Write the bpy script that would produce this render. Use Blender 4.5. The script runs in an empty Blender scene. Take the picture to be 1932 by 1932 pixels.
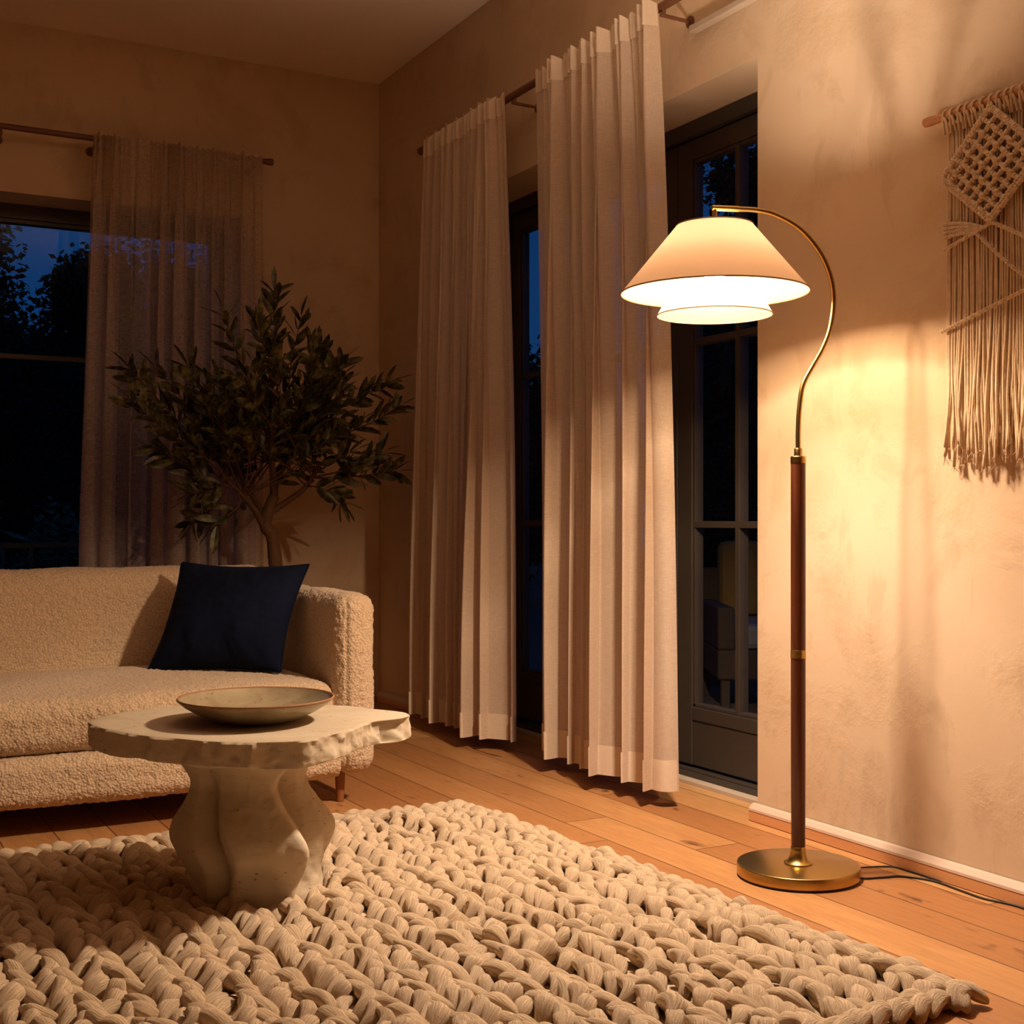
import bpy, math, random
import numpy as np
from mathutils import Vector

random.seed(7); RNG = np.random.default_rng(11)
PI = math.pi
SC = bpy.context.scene
COL = SC.collection

# ------------------------------------------------------------------ helpers
def link(o, parent=None):
    COL.objects.link(o)
    if parent: o.parent = parent
    return o

def tag(o, label=None, cat=None, group=None, kind=None):
    if label: o['label'] = label
    if cat: o['category'] = cat
    if group: o['group'] = group
    if kind: o['kind'] = kind
    return o

def empty(name, loc=(0, 0, 0), parent=None):
    o = bpy.data.objects.new(name, None)
    o.empty_display_size = .05
    o.location = loc
    return link(o, parent)

class MB:
    """collects geometry; build() links it as ONE mesh object"""
    def __init__(s): s.v = []; s.f = []; s.n = 0; s.uv = []
    def add(s, v, f, uv=None):
        v = np.asarray(v, float)
        s.v.append(v)
        n = s.n
        s.f += [tuple(i + n for i in q) for q in f]
        s.uv.append(np.zeros((len(v), 2)) if uv is None else np.asarray(uv, float))
        s.n += len(v)
    def box(s, x0, x1, y0, y1, z0, z1):
        v = [(x, y, z) for x in (x0, x1) for y in (y0, y1) for z in (z0, z1)]
        s.add(v, [(0, 1, 3, 2), (4, 6, 7, 5), (0, 4, 5, 1), (2, 3, 7, 6), (0, 2, 6, 4), (1, 5, 7, 3)])
    def tube(s, pts, rad, seg=10, caps=True, flat=1.0):
        pts = [Vector(p) for p in pts]; n = len(pts)
        if not hasattr(rad, '__len__'): rad = [rad] * n
        T = [(pts[min(i + 1, n - 1)] - pts[max(i - 1, 0)]).normalized() for i in range(n)]
        up = Vector((0, 0, 1)) if abs(T[0].z) < .9 else Vector((1, 0, 0))
        N = (up - T[0] * up.dot(T[0])).normalized()
        v = []; uv = []; L = 0
        for i in range(n):
            if i:
                N = (N - T[i] * N.dot(T[i])).normalized(); L += (pts[i] - pts[i - 1]).length
            B = T[i].cross(N)
            for k in range(seg):
                a = 2 * PI * k / seg
                v.append(pts[i] + N * (math.cos(a) * rad[i] * flat) + B * (math.sin(a) * rad[i]))
                uv.append((L, k / seg))
        f = [(i * seg + k, i * seg + (k + 1) % seg, (i + 1) * seg + (k + 1) % seg, (i + 1) * seg + k)
             for i in range(n - 1) for k in range(seg)]
        if caps:
            f.append(tuple(range(seg - 1, -1, -1))); f.append(tuple((n - 1) * seg + k for k in range(seg)))
        s.add([tuple(p) for p in v], f, uv)
    def lathe(s, prof, seg=48, c=(0, 0, 0)):
        v = []; n = len(prof)
        for r, z in prof:
            for k in range(seg):
                a = 2 * PI * k / seg
                v.append((c[0] + r * math.cos(a), c[1] + r * math.sin(a), c[2] + z))
        f = [(i * seg + k, i * seg + (k + 1) % seg, (i + 1) * seg + (k + 1) % seg, (i + 1) * seg + k)
             for i in range(n - 1) for k in range(seg)]
        s.add(v, f)
    def grid(s, P, uv=None, closed_u=False):
        """P: (nv, nu, 3)"""
        nv, nu, _ = P.shape
        f = []
        for j in range(nv - 1):
            for i in range(nu if closed_u else nu - 1):
                i2 = (i + 1) % nu
                f.append((j * nu + i, j * nu + i2, (j + 1) * nu + i2, (j + 1) * nu + i))
        s.add(P.reshape(-1, 3), f, None if uv is None else uv.reshape(-1, 2))
    def build(s, name, mat, parent=None, smooth=False, bevel=0, uv=False):
        me = bpy.data.meshes.new(name)
        me.from_pydata(np.concatenate(s.v).tolist(), [], s.f)
        if uv:
            U = np.concatenate(s.uv)
            li = np.zeros(len(me.loops), np.int32); me.loops.foreach_get('vertex_index', li)
            lay = me.uv_layers.new(name='UVMap')
            lay.data.foreach_set('uv', U[li].astype(np.float32).ravel())
        me.validate()
        if smooth: me.polygons.foreach_set('use_smooth', [True] * len(me.polygons))
        me.materials.append(mat)
        o = bpy.data.objects.new(name, me)
        if bevel:
            b = o.modifiers.new('bevel', 'BEVEL'); b.width = bevel; b.segments = 2; b.limit_method = 'ANGLE'
        return link(o, parent)

def smooth_by_angle(o, deg=40):
    me = o.data
    me.polygons.foreach_set('use_smooth', [True] * len(me.polygons))
    try: me.set_sharp_from_angle(angle=math.radians(deg))
    except Exception: pass
    return o

def fix_normals(o):
    import bmesh
    bm = bmesh.new(); bm.from_mesh(o.data)
    bmesh.ops.recalc_face_normals(bm, faces=bm.faces); bm.to_mesh(o.data); bm.free()
    return o

def bez(pts, n):
    """Catmull-Rom through pts, n samples"""
    P = [Vector(p) for p in pts]; P = [P[0] * 2 - P[1]] + P + [P[-1] * 2 - P[-2]]
    m = len(P) - 3; out = []
    for k in range(n):
        t = k / (n - 1) * m; i = min(int(t), m - 1); t -= i
        a, b, c, d = P[i:i + 4]
        out.append(.5 * ((2 * b) + (c - a) * t + (2 * a - 5 * b + 4 * c - d) * t * t + (3 * b - 3 * c + d - a) * t ** 3))
    return out

def hash3(I, seed):
    I = I.astype(np.int64)
    h = (I[:, 0] * 73856093) ^ (I[:, 1] * 19349663) ^ (I[:, 2] * 83492791) ^ (seed * 2654435761)
    h = (h ^ (h >> 13)) * 1274126177 & 0xffffffff
    h = (h ^ (h >> 16)) * 2246822519 & 0xffffffff
    return ((h ^ (h >> 15)) & 0xffffff) / float(0x1000000)

def worley(P, cell, seed=1):
    Q = P / cell; C = np.floor(Q); best = np.full(len(P), 9.)
    for dx in (-1, 0, 1):
        for dy in (-1, 0, 1):
            for dz in (-1, 0, 1):
                K = C + np.array([dx, dy, dz])
                F = K + np.stack([hash3(K, seed), hash3(K, seed + 1), hash3(K, seed + 2)], 1)
                best = np.minimum(best, ((F - Q) ** 2).sum(1))
    return np.sqrt(best)

def vnoise(P, cell, seed=1):
    Q = P / cell; C = np.floor(Q); f = Q - C; f = f * f * (3 - 2 * f); out = 0
    for dx in (0, 1):
        for dy in (0, 1):
            for dz in (0, 1):
                w = (f[:, 0] if dx else 1 - f[:, 0]) * (f[:, 1] if dy else 1 - f[:, 1]) * (f[:, 2] if dz else 1 - f[:, 2])
                out = out + w * hash3(C + np.array([dx, dy, dz]), seed)
    return out * 2 - 1

# ------------------------------------------------------------------ materials
def new_mat(name):
    m = bpy.data.materials.new(name); m.use_nodes = True
    nt = m.node_tree; nt.nodes.clear()
    out = nt.nodes.new('ShaderNodeOutputMaterial')
    return m, nt, out

def nd(nt, typ, ins=None, **props):
    n = nt.nodes.new(typ)
    for k, v in props.items(): setattr(n, k, v)
    for k, v in (ins or {}).items():
        if isinstance(v, bpy.types.NodeSocket): nt.links.new(v, n.inputs[k])
        else: n.inputs[k].default_value = v
    return n

def rgba(c): return (c[0], c[1], c[2], 1)

def ramp(nt, fac, stops):
    n = nd(nt, 'ShaderNodeValToRGB', {'Fac': fac}); e = n.color_ramp.elements
    while len(e) < len(stops): e.new(.5)
    for i, (p, c) in enumerate(stops): e[i].position = p; e[i].color = rgba(c)
    return n.outputs['Color']

def mth(nt, op, a, b=0., clamp=False):
    return nd(nt, 'ShaderNodeMath', {0: a, 1: b}, operation=op, use_clamp=clamp).outputs[0]

def mixc(nt, fac, a, b, mode='MIX'):
    n = nd(nt, 'ShaderNodeMix', {'Factor': fac}, data_type='RGBA', blend_type=mode)
    for i, v in ((6, a), (7, b)):
        if isinstance(v, bpy.types.NodeSocket): nt.links.new(v, n.inputs[i])
        else: n.inputs[i].default_value = rgba(v)
    return n.outputs[2]

def objco(nt, scale=(1, 1, 1), rot=(0, 0, 0)):
    tc = nd(nt, 'ShaderNodeTexCoord')
    return nd(nt, 'ShaderNodeMapping', {'Vector': tc.outputs['Object'], 'Scale': scale, 'Rotation': rot}).outputs[0]

def noise(nt, co, scale, detail=4, rough=.55, dist=0):
    return nd(nt, 'ShaderNodeTexNoise', {'Vector': co, 'Scale': scale, 'Detail': detail, 'Roughness': rough, 'Distortion': dist}).outputs[0]

def bump(nt, h, strength, dist, normal=None):
    i = {'Height': h, 'Strength': strength, 'Distance': dist}
    if normal is not None: i['Normal'] = normal
    return nd(nt, 'ShaderNodeBump', i).outputs[0]

def principled(nt, out, **ins):
    p = nd(nt, 'ShaderNodeBsdfPrincipled')
    for k, v in ins.items():
        k = k.replace('_', ' ')
        if isinstance(v, bpy.types.NodeSocket): nt.links.new(v, p.inputs[k])
        else: p.inputs[k].default_value = rgba(v) if isinstance(v, tuple) and len(v) == 3 else v
    nt.links.new(p.outputs[0], out.inputs['Surface'])
    return p

def simple(name, col, rough=.5, metal=0., var=.12, nscale=20, bstr=.1, bdist=.002):
    m, nt, out = new_mat(name); co = objco(nt)
    n = noise(nt, co, nscale)
    c = mixc(nt, n, tuple(x * (1 - var) for x in col), tuple(min(1, x * (1 + var)) for x in col))
    principled(nt, out, Base_Color=c, Roughness=rough, Metallic=metal, Normal=bump(nt, n, bstr, bdist))
    return m

def plaster(name, a, b, blot):
    m, nt, out = new_mat(name); co = objco(nt)
    big = noise(nt, co, 1.1, 5, .6, .6); mid = noise(nt, co, 3.6, 6, .62, .4)
    fine = noise(nt, co, 60, 4, .6); st = noise(nt, objco(nt, (1, 1, .6)), 6, 6, .65, .5)
    c = mixc(nt, ramp(nt, big, [(.3, (0, 0, 0)), (.7, (1, 1, 1))]), a, b)
    c = mixc(nt, ramp(nt, mid, [(.50, (0, 0, 0)), (.66, (.62, .62, .62))]), c, blot)
    c = mixc(nt, ramp(nt, st, [(.56, (0, 0, 0)), (.63, (.32, .32, .32))]), c, tuple(x * .86 for x in blot))
    rough_patch = ramp(nt, mid, [(.5, (.1, .1, .1)), (.66, (1, 1, 1))])
    h = mth(nt, 'MULTIPLY', fine, rough_patch)
    nrm = bump(nt, h, .55, .003, bump(nt, st, .22, .003, bump(nt, mid, .3, .006)))
    principled(nt, out, Base_Color=c, Roughness=.85, Specular_IOR_Level=.25, Normal=nrm)
    return m

def floor_mat():
    m, nt, out = new_mat('oak_planks')
    tc = nd(nt, 'ShaderNodeTexCoord').outputs['Object']
    sp = nd(nt, 'ShaderNodeSeparateXYZ', {0: tc})
    W = .142; L = 1.9
    u = mth(nt, 'DIVIDE', mth(nt, 'ADD', sp.outputs[0], .35 + W * 60), W)
    iu = mth(nt, 'FLOOR', u); fu = mth(nt, 'FRACT', u)
    r1 = nd(nt, 'ShaderNodeTexWhiteNoise', {'W': iu}, noise_dimensions='1D').outputs['Value']
    v = mth(nt, 'ADD', mth(nt, 'DIVIDE', mth(nt, 'ADD', sp.outputs[1], 40.), L), mth(nt, 'MULTIPLY', r1, 7.3))
    iv = mth(nt, 'FLOOR', v); fv = mth(nt, 'FRACT', v)
    idv = nd(nt, 'ShaderNodeCombineXYZ', {0: iu, 1: iv}).outputs[0]
    r2 = nd(nt, 'ShaderNodeTexWhiteNoise', {'Vector': idv}, noise_dimensions='3D').outputs['Value']
    # grain coordinates: stretched along the board, shifted per board
    gx = mth(nt, 'ADD', mth(nt, 'MULTIPLY', sp.outputs[0], 9.), mth(nt, 'MULTIPLY', r2, 31.))
    gy = mth(nt, 'ADD', mth(nt, 'MULTIPLY', sp.outputs[1], 1.05), mth(nt, 'MULTIPLY', r2, 17.))
    gc = nd(nt, 'ShaderNodeCombineXYZ', {0: gx, 1: gy, 2: 0.}).outputs[0]
    g1 = noise(nt, gc, 1.6, 6, .6, .8); g2 = noise(nt, gc, 9, 5, .65, .5)
    gk = nd(nt, 'ShaderNodeCombineXYZ', {0: mth(nt, 'MULTIPLY', gx, .7), 1: mth(nt, 'MULTIPLY', gy, 1.7), 2: 0.}).outputs[0]
    kn = noise(nt, gk, 2.3, 3, .5, .6)
    base = ramp(nt, r2, [(0., (.34, .150, .052)), (.4, (.44, .215, .078)), (.75, (.50, .260, .098)), (1., (.62, .37, .155))])
    c = mixc(nt, ramp(nt, g1, [(.35, (0, 0, 0)), (.75, (.65, .65, .65))]), base, (.34, .145, .05), 'MIX')
    c = mixc(nt, ramp(nt, g2, [(.45, (0, 0, 0)), (.8, (.3, .3, .3))]), c, (.19, .065, .018))
    c = mixc(nt, ramp(nt, kn, [(.655, (0, 0, 0)), (.72, (.8, .8, .8))]), c, (.07, .026, .01))
    ed = mth(nt, 'MINIMUM', fu, mth(nt, 'SUBTRACT', 1., fu)); ev = mth(nt, 'MINIMUM', fv, mth(nt, 'SUBTRACT', 1., fv))
    seam = mth(nt, 'MAXIMUM', mth(nt, 'LESS_THAN', ed, .015), mth(nt, 'LESS_THAN', ev, .0012))
    c = mixc(nt, mth(nt, 'MULTIPLY', seam, .72), c, (.035, .014, .006))
    nrm = bump(nt, seam, -.5, .002, bump(nt, g2, .12, .002, bump(nt, g1, .12, .004)))
    ro = mth(nt, 'ADD', .36, mth(nt, 'MULTIPLY', g2, .22))
    principled(nt, out, Base_Color=c, Roughness=ro, Specular_IOR_Level=.4, Normal=nrm)
    return m

def wood(name, a, b, along='z', rough=.38, scale=1.):
    m, nt, out = new_mat(name)
    s = {'x': (1.5, 22, 22), 'y': (22, 1.5, 22), 'z': (22, 22, 1.5)}[along]
    co = objco(nt, tuple(k * scale for k in s))
    n = noise(nt, co, 2.2, 6, .6, .7)
    c = ramp(nt, n, [(.3, a), (.7, b)])
    principled(nt, out, Base_Color=c, Roughness=rough, Normal=bump(nt, n, .15, .002))
    return m

def fabric(name, col, transl, transp, weave=900, var=.05):
    """woven cloth: diffuse front, translucent back-light, a little see-through"""
    m, nt, out = new_mat(name); co = objco(nt)
    n = noise(nt, objco(nt, (1, 1, .12)), 420, 3, .6); n2 = noise(nt, objco(nt, (.1, .1, 1)), 380, 3, .6)
    th = mth(nt, 'MULTIPLY', mth(nt, 'ADD', n, n2), .5)
    c = mixc(nt, ramp(nt, th, [(.38, (0, 0, 0)), (.62, (1, 1, 1))]), tuple(x * (1 - var) for x in col), tuple(min(1, x * (1 + var)) for x in col))
    nr = bump(nt, th, .15, .001)
    d = nd(nt, 'ShaderNodeBsdfDiffuse', {'Color': c, 'Normal': nr}).outputs[0]
    t = nd(nt, 'ShaderNodeBsdfTranslucent', {'Color': c, 'Normal': nr}).outputs[0]
    tr = nd(nt, 'ShaderNodeBsdfTransparent', {'Color': (1, 1, 1, 1)}).outputs[0]
    a = nd(nt, 'ShaderNodeMixShader', {0: transl, 1: d, 2: t}).outputs[0]
    tf = mth(nt, 'MULTIPLY', ramp(nt, th, [(.35, (1.35,) * 3), (.65, (.65,) * 3)]), transp)
    b = nd(nt, 'ShaderNodeMixShader', {0: tf, 1: a, 2: tr}).outputs[0]
    nt.links.new(b, out.inputs['Surface'])
    return m

def glass_mat():
    m, nt, out = new_mat('window_glass')
    back = nd(nt, 'ShaderNodeNewGeometry').outputs['Backfacing']     # both faces of the pane reflect alike
    fr = nd(nt, 'ShaderNodeFresnel', {'IOR': mth(nt, 'ADD', 1.2, mth(nt, 'MULTIPLY', back, 1 / 1.2 - 1.2))}).outputs[0]
    g = nd(nt, 'ShaderNodeBsdfGlossy', {'Color': (1, 1, 1, 1), 'Roughness': .015}).outputs[0]
    t = nd(nt, 'ShaderNodeBsdfTransparent', {'Color': (.96, .97, .98, 1)}).outputs[0]
    nt.links.new(nd(nt, 'ShaderNodeMixShader', {0: fr, 1: t, 2: g}).outputs[0], out.inputs['Surface'])
    return m

def boucle(name, col):
    m, nt, out = new_mat(name); co = objco(nt)
    v = nd(nt, 'ShaderNodeTexVoronoi', {'Vector': co, 'Scale': 150., 'Randomness': 1.}).outputs['Distance']
    n = noise(nt, co, 240, 4, .65); big = noise(nt, co, 6, 3)
    c = mixc(nt, ramp(nt, v, [(.15, (1, 1, 1)), (.75, (0, 0, 0))]), tuple(x * .72 for x in col), col)
    c = mixc(nt, mth(nt, 'MULTIPLY', big, .25), c, tuple(x * .85 for x in col))
    h = mth(nt, 'SUBTRACT', mth(nt, 'MULTIPLY', n, .5), v)
    principled(nt, out, Base_Color=c, Roughness=.95, Specular_IOR_Level=.1, Sheen_Weight=.25, Sheen_Roughness=.5, Normal=bump(nt, h, .8, .004))
    return m

def wool(name, col):
    m, nt, out = new_mat(name)
    uv = nd(nt, 'ShaderNodeTexCoord').outputs['UV']
    st = nd(nt, 'ShaderNodeMapping', {'Vector': uv, 'Scale': (7, 15, 1)}).outputs[0]
    co = objco(nt)
    f = noise(nt, st, 1., 5, .65, .8); n = noise(nt, co, 420, 3, .7); big = noise(nt, co, 14, 3)
    c = mixc(nt, f, tuple(x * .66 for x in col), tuple(min(1, x * 1.14) for x in col))
    c = mixc(nt, mth(nt, 'MULTIPLY', big, .4), c, tuple(x * .86 for x in col))
    nr = bump(nt, n, .6, .002, bump(nt, f, 1., .007))
    principled(nt, out, Base_Color=c, Roughness=.95, Specular_IOR_Level=.1, Sheen_Weight=.3, Sheen_Roughness=.6, Normal=nr)
    return m

def stone(name, a, b, dark):
    m, nt, out = new_mat(name); co = objco(nt)
    n1 = noise(nt, co, 5, 6, .6, .6); n2 = noise(nt, objco(nt, (1, 1, 3)), 16, 6, .65, .8); n3 = noise(nt, co, 120, 4, .6)
    pit = nd(nt, 'ShaderNodeTexVoronoi', {'Vector': objco(nt, (1, 1, 1.6)), 'Scale': 42.}).outputs['Distance']
    pm = mth(nt, 'MULTIPLY', ramp(nt, pit, [(.10, (1, 1, 1)), (.2, (0, 0, 0))]), ramp(nt, n2, [(.5, (0, 0, 0)), (.6, (1, 1, 1))]))
    c = mixc(nt, ramp(nt, n1, [(.35, (0, 0, 0)), (.68, (1, 1, 1))]), a, b)
    c = mixc(nt, ramp(nt, n2, [(.55, (0, 0, 0)), (.78, (.6, .6, .6))]), c, dark)
    c = mixc(nt, mth(nt, 'MULTIPLY', pm, .8), c, tuple(x * .35 for x in dark))
    nr = bump(nt, pm, -.7, .006, bump(nt, n3, .22, .002, bump(nt, n2, .3, .006)))
    principled(nt, out, Base_Color=c, Roughness=.8, Specular_IOR_Level=.3, Normal=nr)
    return m

def brass(name, rough=.29):
    m, nt, out = new_mat(name); n = noise(nt, objco(nt), 45, 3)
    c = mixc(nt, n, (.46, .30, .09), (.56, .38, .13))
    principled(nt, out, Base_Color=c, Metallic=1., Roughness=rough)
    return m

def glaze():
    m, nt, out = new_mat('speckled_glaze'); co = objco(nt)
    n = noise(nt, co, 9, 5, .6, .6); s = noise(nt, co, 90, 3, .7)
    c = mixc(nt, ramp(nt, n, [(.35, (0, 0, 0)), (.7, (1, 1, 1))]), (.26, .205, .12), (.40, .34, .22))
    c = mixc(nt, ramp(nt, s, [(.6, (0, 0, 0)), (.7, (.7, .7, .7))]), c, (.13, .085, .04))
    principled(nt, out, Base_Color=c, Roughness=.28, Normal=bump(nt, n, .2, .003))
    return m

def shade_mat(name, col, transl, transp):
    m, nt, out = new_mat(name)
    n = noise(nt, objco(nt, (1, 1, .2)), 300, 2)
    c = mixc(nt, n, tuple(x * .96 for x in col), col)
    d = nd(nt, 'ShaderNodeBsdfDiffuse', {'Color': c}).outputs[0]
    t = nd(nt, 'ShaderNodeBsdfTranslucent', {'Color': c}).outputs[0]
    a = nd(nt, 'ShaderNodeMixShader', {0: transl, 1: d, 2: t}).outputs[0]
    tr = nd(nt, 'ShaderNodeBsdfTransparent', {'Color': (1, .92, .78, 1)}).outputs[0]
    nt.links.new(nd(nt, 'ShaderNodeMixShader', {0: transp, 1: a, 2: tr}).outputs[0], out.inputs['Surface'])
    return m

def leaf_mat(name, a, b, rough=.45):
    m, nt, out = new_mat(name)
    n = noise(nt, objco(nt), 30, 2)
    c = mixc(nt, ramp(nt, n, [(.44, (0, 0, 0)), (.66, (1, 1, 1))]), a, b)
    p = principled(nt, out, Base_Color=c, Roughness=rough)
    t = nd(nt, 'ShaderNodeBsdfTranslucent', {'Color': c}).outputs[0]
    nt.links.new(nd(nt, 'ShaderNodeMixShader', {0: .12, 1: p.outputs[0], 2: t}).outputs[0], out.inputs['Surface'])
    return m

def emit(name, col, s):
    m, nt, out = new_mat(name)
    nt.links.new(nd(nt, 'ShaderNodeEmission', {'Color': rgba(col), 'Strength': s}).outputs[0], out.inputs['Surface'])
    return m

M = dict(
    wall=plaster('limewash_plaster', (.62, .465, .31), (.68, .525, .365), (.54, .38, .235)),
    ceil=simple('ceiling_paint', (.90, .76, .62), .9, 0, .03, 3),
    floor=floor_mat(),
    base=wood('skirting_wood', (.60, .29, .125), (.70, .36, .165), 'y', .5, .5),
    cap=simple('skirting_cap', (.57, .43, .335), .6, 0, .05),
    frame=simple('bronze_frame_paint', (.048, .038, .030), .42, 0, .15, 30),
    sill=simple('sill_stone', (.46, .37, .28), .8, 0, .12, 30, .2),
    glass=glass_mat(),
    rod=wood('walnut_rod', (.13, .05, .024), (.20, .085, .04), 'y', .45),
    rodx=wood('walnut_rod_back', (.13, .05, .024), (.20, .085, .04), 'x', .45),
    linen=fabric('linen_curtain', (.76, .62, .49), .32, .15),
    sheer=fabric('sheer_curtain', (.68, .56, .48), .32, .50),
    hem=fabric('linen_hem', (.80, .67, .52), .25, .0),
    boucle=boucle('cream_boucle', (.70, .53, .36)),
    leg=wood('sofa_leg_wood', (.19, .07, .025), (.32, .13, .045), 'z', .35),
    velvet=None, wool=wool('chunky_wool', (.82, .61, .385)),
    stone=stone('travertine', (.50, .42, .30), (.60, .52, .39), (.38, .29, .18)),
    glaze=glaze(), rust=simple('unglazed_rim', (.30, .145, .065), .6, 0, .25, 60),
    brass=brass('brushed_brass'), mahog=wood('mahogany_pole', (.065, .017, .007), (.15, .043, .017), 'z', .28),
    shade=shade_mat('linen_shade', (.95, .69, .46), .082, .0),
    shade2=shade_mat('inner_shade', (.95, .86, .74), .50, .50),
    trim=simple('shade_trim', (.36, .22, .10), .6, 0, .1),
    black=simple('black_rubber', (.012, .010, .009), .5),
    cord=simple('macrame_cotton', (.72, .56, .39), .9, 0, .22, 70, .6, .003),
    dowel=wood('driftwood_dowel', (.36, .15, .05), (.52, .24, .09), 'y', .55),
    leaf=leaf_mat('olive_leaf', (.036, .040, .013), (.20, .18, .06), .32),
    bark=simple('olive_bark', (.115, .056, .024), .85, 0, .4, 26, .7, .008),
    pot=simple('clay_pot', (.40, .24, .14), .8, 0, .15, 14),
    soil=simple('potting_soil', (.03, .02, .013), .95, 0, .4, 60, .8, .01),
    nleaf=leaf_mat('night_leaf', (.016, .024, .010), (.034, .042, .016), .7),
    sleaf=leaf_mat('shrub_leaf', (.10, .12, .07), (.22, .24, .15), .5),
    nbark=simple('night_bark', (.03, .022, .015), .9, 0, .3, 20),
    deck=simple('terrace_stone', (.16, .13, .10), .85, 0, .2, 6, .3),
    iron=simple('railing_iron', (.20, .12, .06), .5),
    patio=simple('patio_stone_top', (.34, .33, .34), .6, 0, .1),
    mustard=simple('mustard_canvas', (.34, .20, .05), .9, 0, .12, 40),
    wicker=simple('dark_wicker', (.07, .045, .028), .7, 0, .3, 90, .6),
    bulb=emit('bulb_glow', (1, .78, .48), 60.),
)
def velvet():
    m, nt, out = new_mat('navy_velvet'); n = noise(nt, objco(nt), 9, 4, .6, .8); f = noise(nt, objco(nt), 500, 2)
    c = mixc(nt, n, (.0025, .0042, .013), (.006, .010, .028))
    principled(nt, out, Base_Color=c, Roughness=.9, Specular_IOR_Level=.1, Sheen_Weight=.07, Sheen_Roughness=.35,
               Sheen_Tint=(.25, .32, .6), Normal=bump(nt, f, .2, .001, bump(nt, n, .35, .01)))
    return m
M['velvet'] = velvet()

# ------------------------------------------------------------------ the room
H = 2.89; XL = -6.6; YF = -10.6; TH = .32
D0, D1, DT = -2.765, -.872, 2.155              # door opening in the right wall (y range, top)
W0, W1, WB, WT = -3.05, -.665, .28, 2.191      # window opening in the back wall (x range, bottom, top)

mb = MB()
mb.box(XL - .3, TH, YF - .3, TH, -.12, 0)
tag(mb.build('floor', M['floor']), kind='structure')
mb = MB(); mb.box(XL - .3, TH, YF - .3, TH, H, H + .12)
tag(mb.build('ceiling', M['ceil']), kind='structure')
mb = MB()
mb.box(0, TH, YF, D0, 0, H); mb.box(0, TH, D1, TH, 0, H); mb.box(0, TH, D0, D1, DT, H)
tag(mb.build('wall_right', M['wall']), kind='structure')
mb = MB()
mb.box(XL, W0, 0, TH, 0, H); mb.box(W1, 0, 0, TH, 0, H); mb.box(W0, W1, 0, TH, WT, H); mb.box(W0, W1, 0, TH, 0, WB)
tag(mb.build('wall_back', M['wall']), kind='structure')
mb = MB(); mb.box(XL - .2, XL, YF, TH, 0, H); tag(mb.build('wall_left', M['wall']), kind='structure')
mb = MB(); mb.box(XL - .2, TH, YF - .2, YF, 0, H); tag(mb.build('wall_front', M['wall']), kind='structure')

def skirting(name, y0, y1):
    r = empty(name, (0, y0, 0)); tag(r, kind='structure')
    mb = MB()
    P = [(-.022, .002), (-.022, .030), (-.002, .030), (-.002, .002)]
    mb.add([(x, 0, z) for x, z in P] + [(x, y1 - y0, z) for x, z in P],
           [(0, 1, 5, 4), (1, 2, 6, 5), (2, 3, 7, 6), (3, 0, 4, 7), (3, 2, 1, 0), (4, 5, 6, 7)])
    mb.build('skirting_board', M['base'], r)
    mb = MB()
    P = [(-.023, .030), (-.022, .036), (-.012, .047), (-.003, .0495), (-.002, .030)]
    n = len(P)
    mb.add([(x, 0, z) for x, z in P] + [(x, y1 - y0, z) for x, z in P],
           [(i, (i + 1) % n, n + (i + 1) % n, n + i) for i in range(n)] + [tuple(range(n - 1, -1, -1)), tuple(range(n, 2 * n))])
    mb.build('cap_moulding', M['cap'], r)
    return r
skirting('baseboard_right', -10.5, D0 + .012)
skirting('trim_1', D1, -.03)
r = empty('baseboard_back', (0, 0, 0)); tag(r, kind='structure')
mb = MB(); mb.box(XL + .02, -.03, -.022, -.002, .002, .030); mb.build('skirting_board', M['base'], r)
mb = MB(); mb.box(XL + .02, -.03, -.020, -.002, .030, .048); mb.build('cap_moulding', M['cap'], r)

# door sill (pale stone threshold under the reveal)
mb = MB(); mb.box(.125, .165, D0 + .002, D1 - .002, .0, .012)
tag(mb.build('trim_2', M['sill']), kind='structure')

# ------------------------------------------------------------------ glazed doors in the right wall
def glazed_leaf(parent, ya, yb, x0, x1, zb, zt, rows, cols, bottom, stile, toprail, mun):
    """a leaf in the plane x = const between ya (near) and yb (far)"""
    mb = MB()
    mb.box(x0, x1, ya, ya + stile, zb, zt); mb.box(x0, x1, yb - stile, yb, zb, zt)
    mb.box(x0, x1, ya + stile, yb - stile, zt - toprail, zt)
    mb.box(x0 + .004, x1 - .004, ya + stile, yb - stile, zb, bottom - .045)
    mb.box(x0, x1, ya + stile, yb - stile, bottom - .045, bottom)
    leaf = mb.build('door_leaf', M['frame'], parent, bevel=.003)
    gy0, gy1, gz0, gz1 = ya + stile, yb - stile, bottom, zt - toprail
    mb = MB()
    for k in range(1, cols):
        y = gy0 + (gy1 - gy0) * k / cols; mb.box(x0 + .004, x1 - .004, y - mun / 2, y + mun / 2, gz0, gz1)
    for k in range(1, rows):
        z = gz0 + (gz1 - gz0) * k / rows; mb.box(x0 + .0035, x1 - .0035, gy0, gy1, z - mun / 2, z + mun / 2)
    # glazing beads round the opening
    for a, b, c, d in ((gy0, gy0 + .012, gz0, gz1), (gy1 - .012, gy1, gz0, gz1), (gy0, gy1, gz0, gz0 + .012), (gy0, gy1, gz1 - .012, gz1)):
        mb.box(x0 + .006, x1 - .006, a, b, c, d)
    mb.build('glazing_bars', M['frame'], leaf, bevel=.002)
    xm = (x0 + x1) / 2
    for i in range(cols):
        for j in range(rows):
            p = MB()
            p.box(xm - .003, xm + .003, gy0 + (gy1 - gy0) * i / cols + .004, gy0 + (gy1 - gy0) * (i + 1) / cols - .004,
                  gz0 + (gz1 - gz0) * j / rows + .004, gz0 + (gz1 - gz0) * (j + 1) / rows - .004)
            p.build('pane', M['glass'], leaf)
    return leaf

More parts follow.
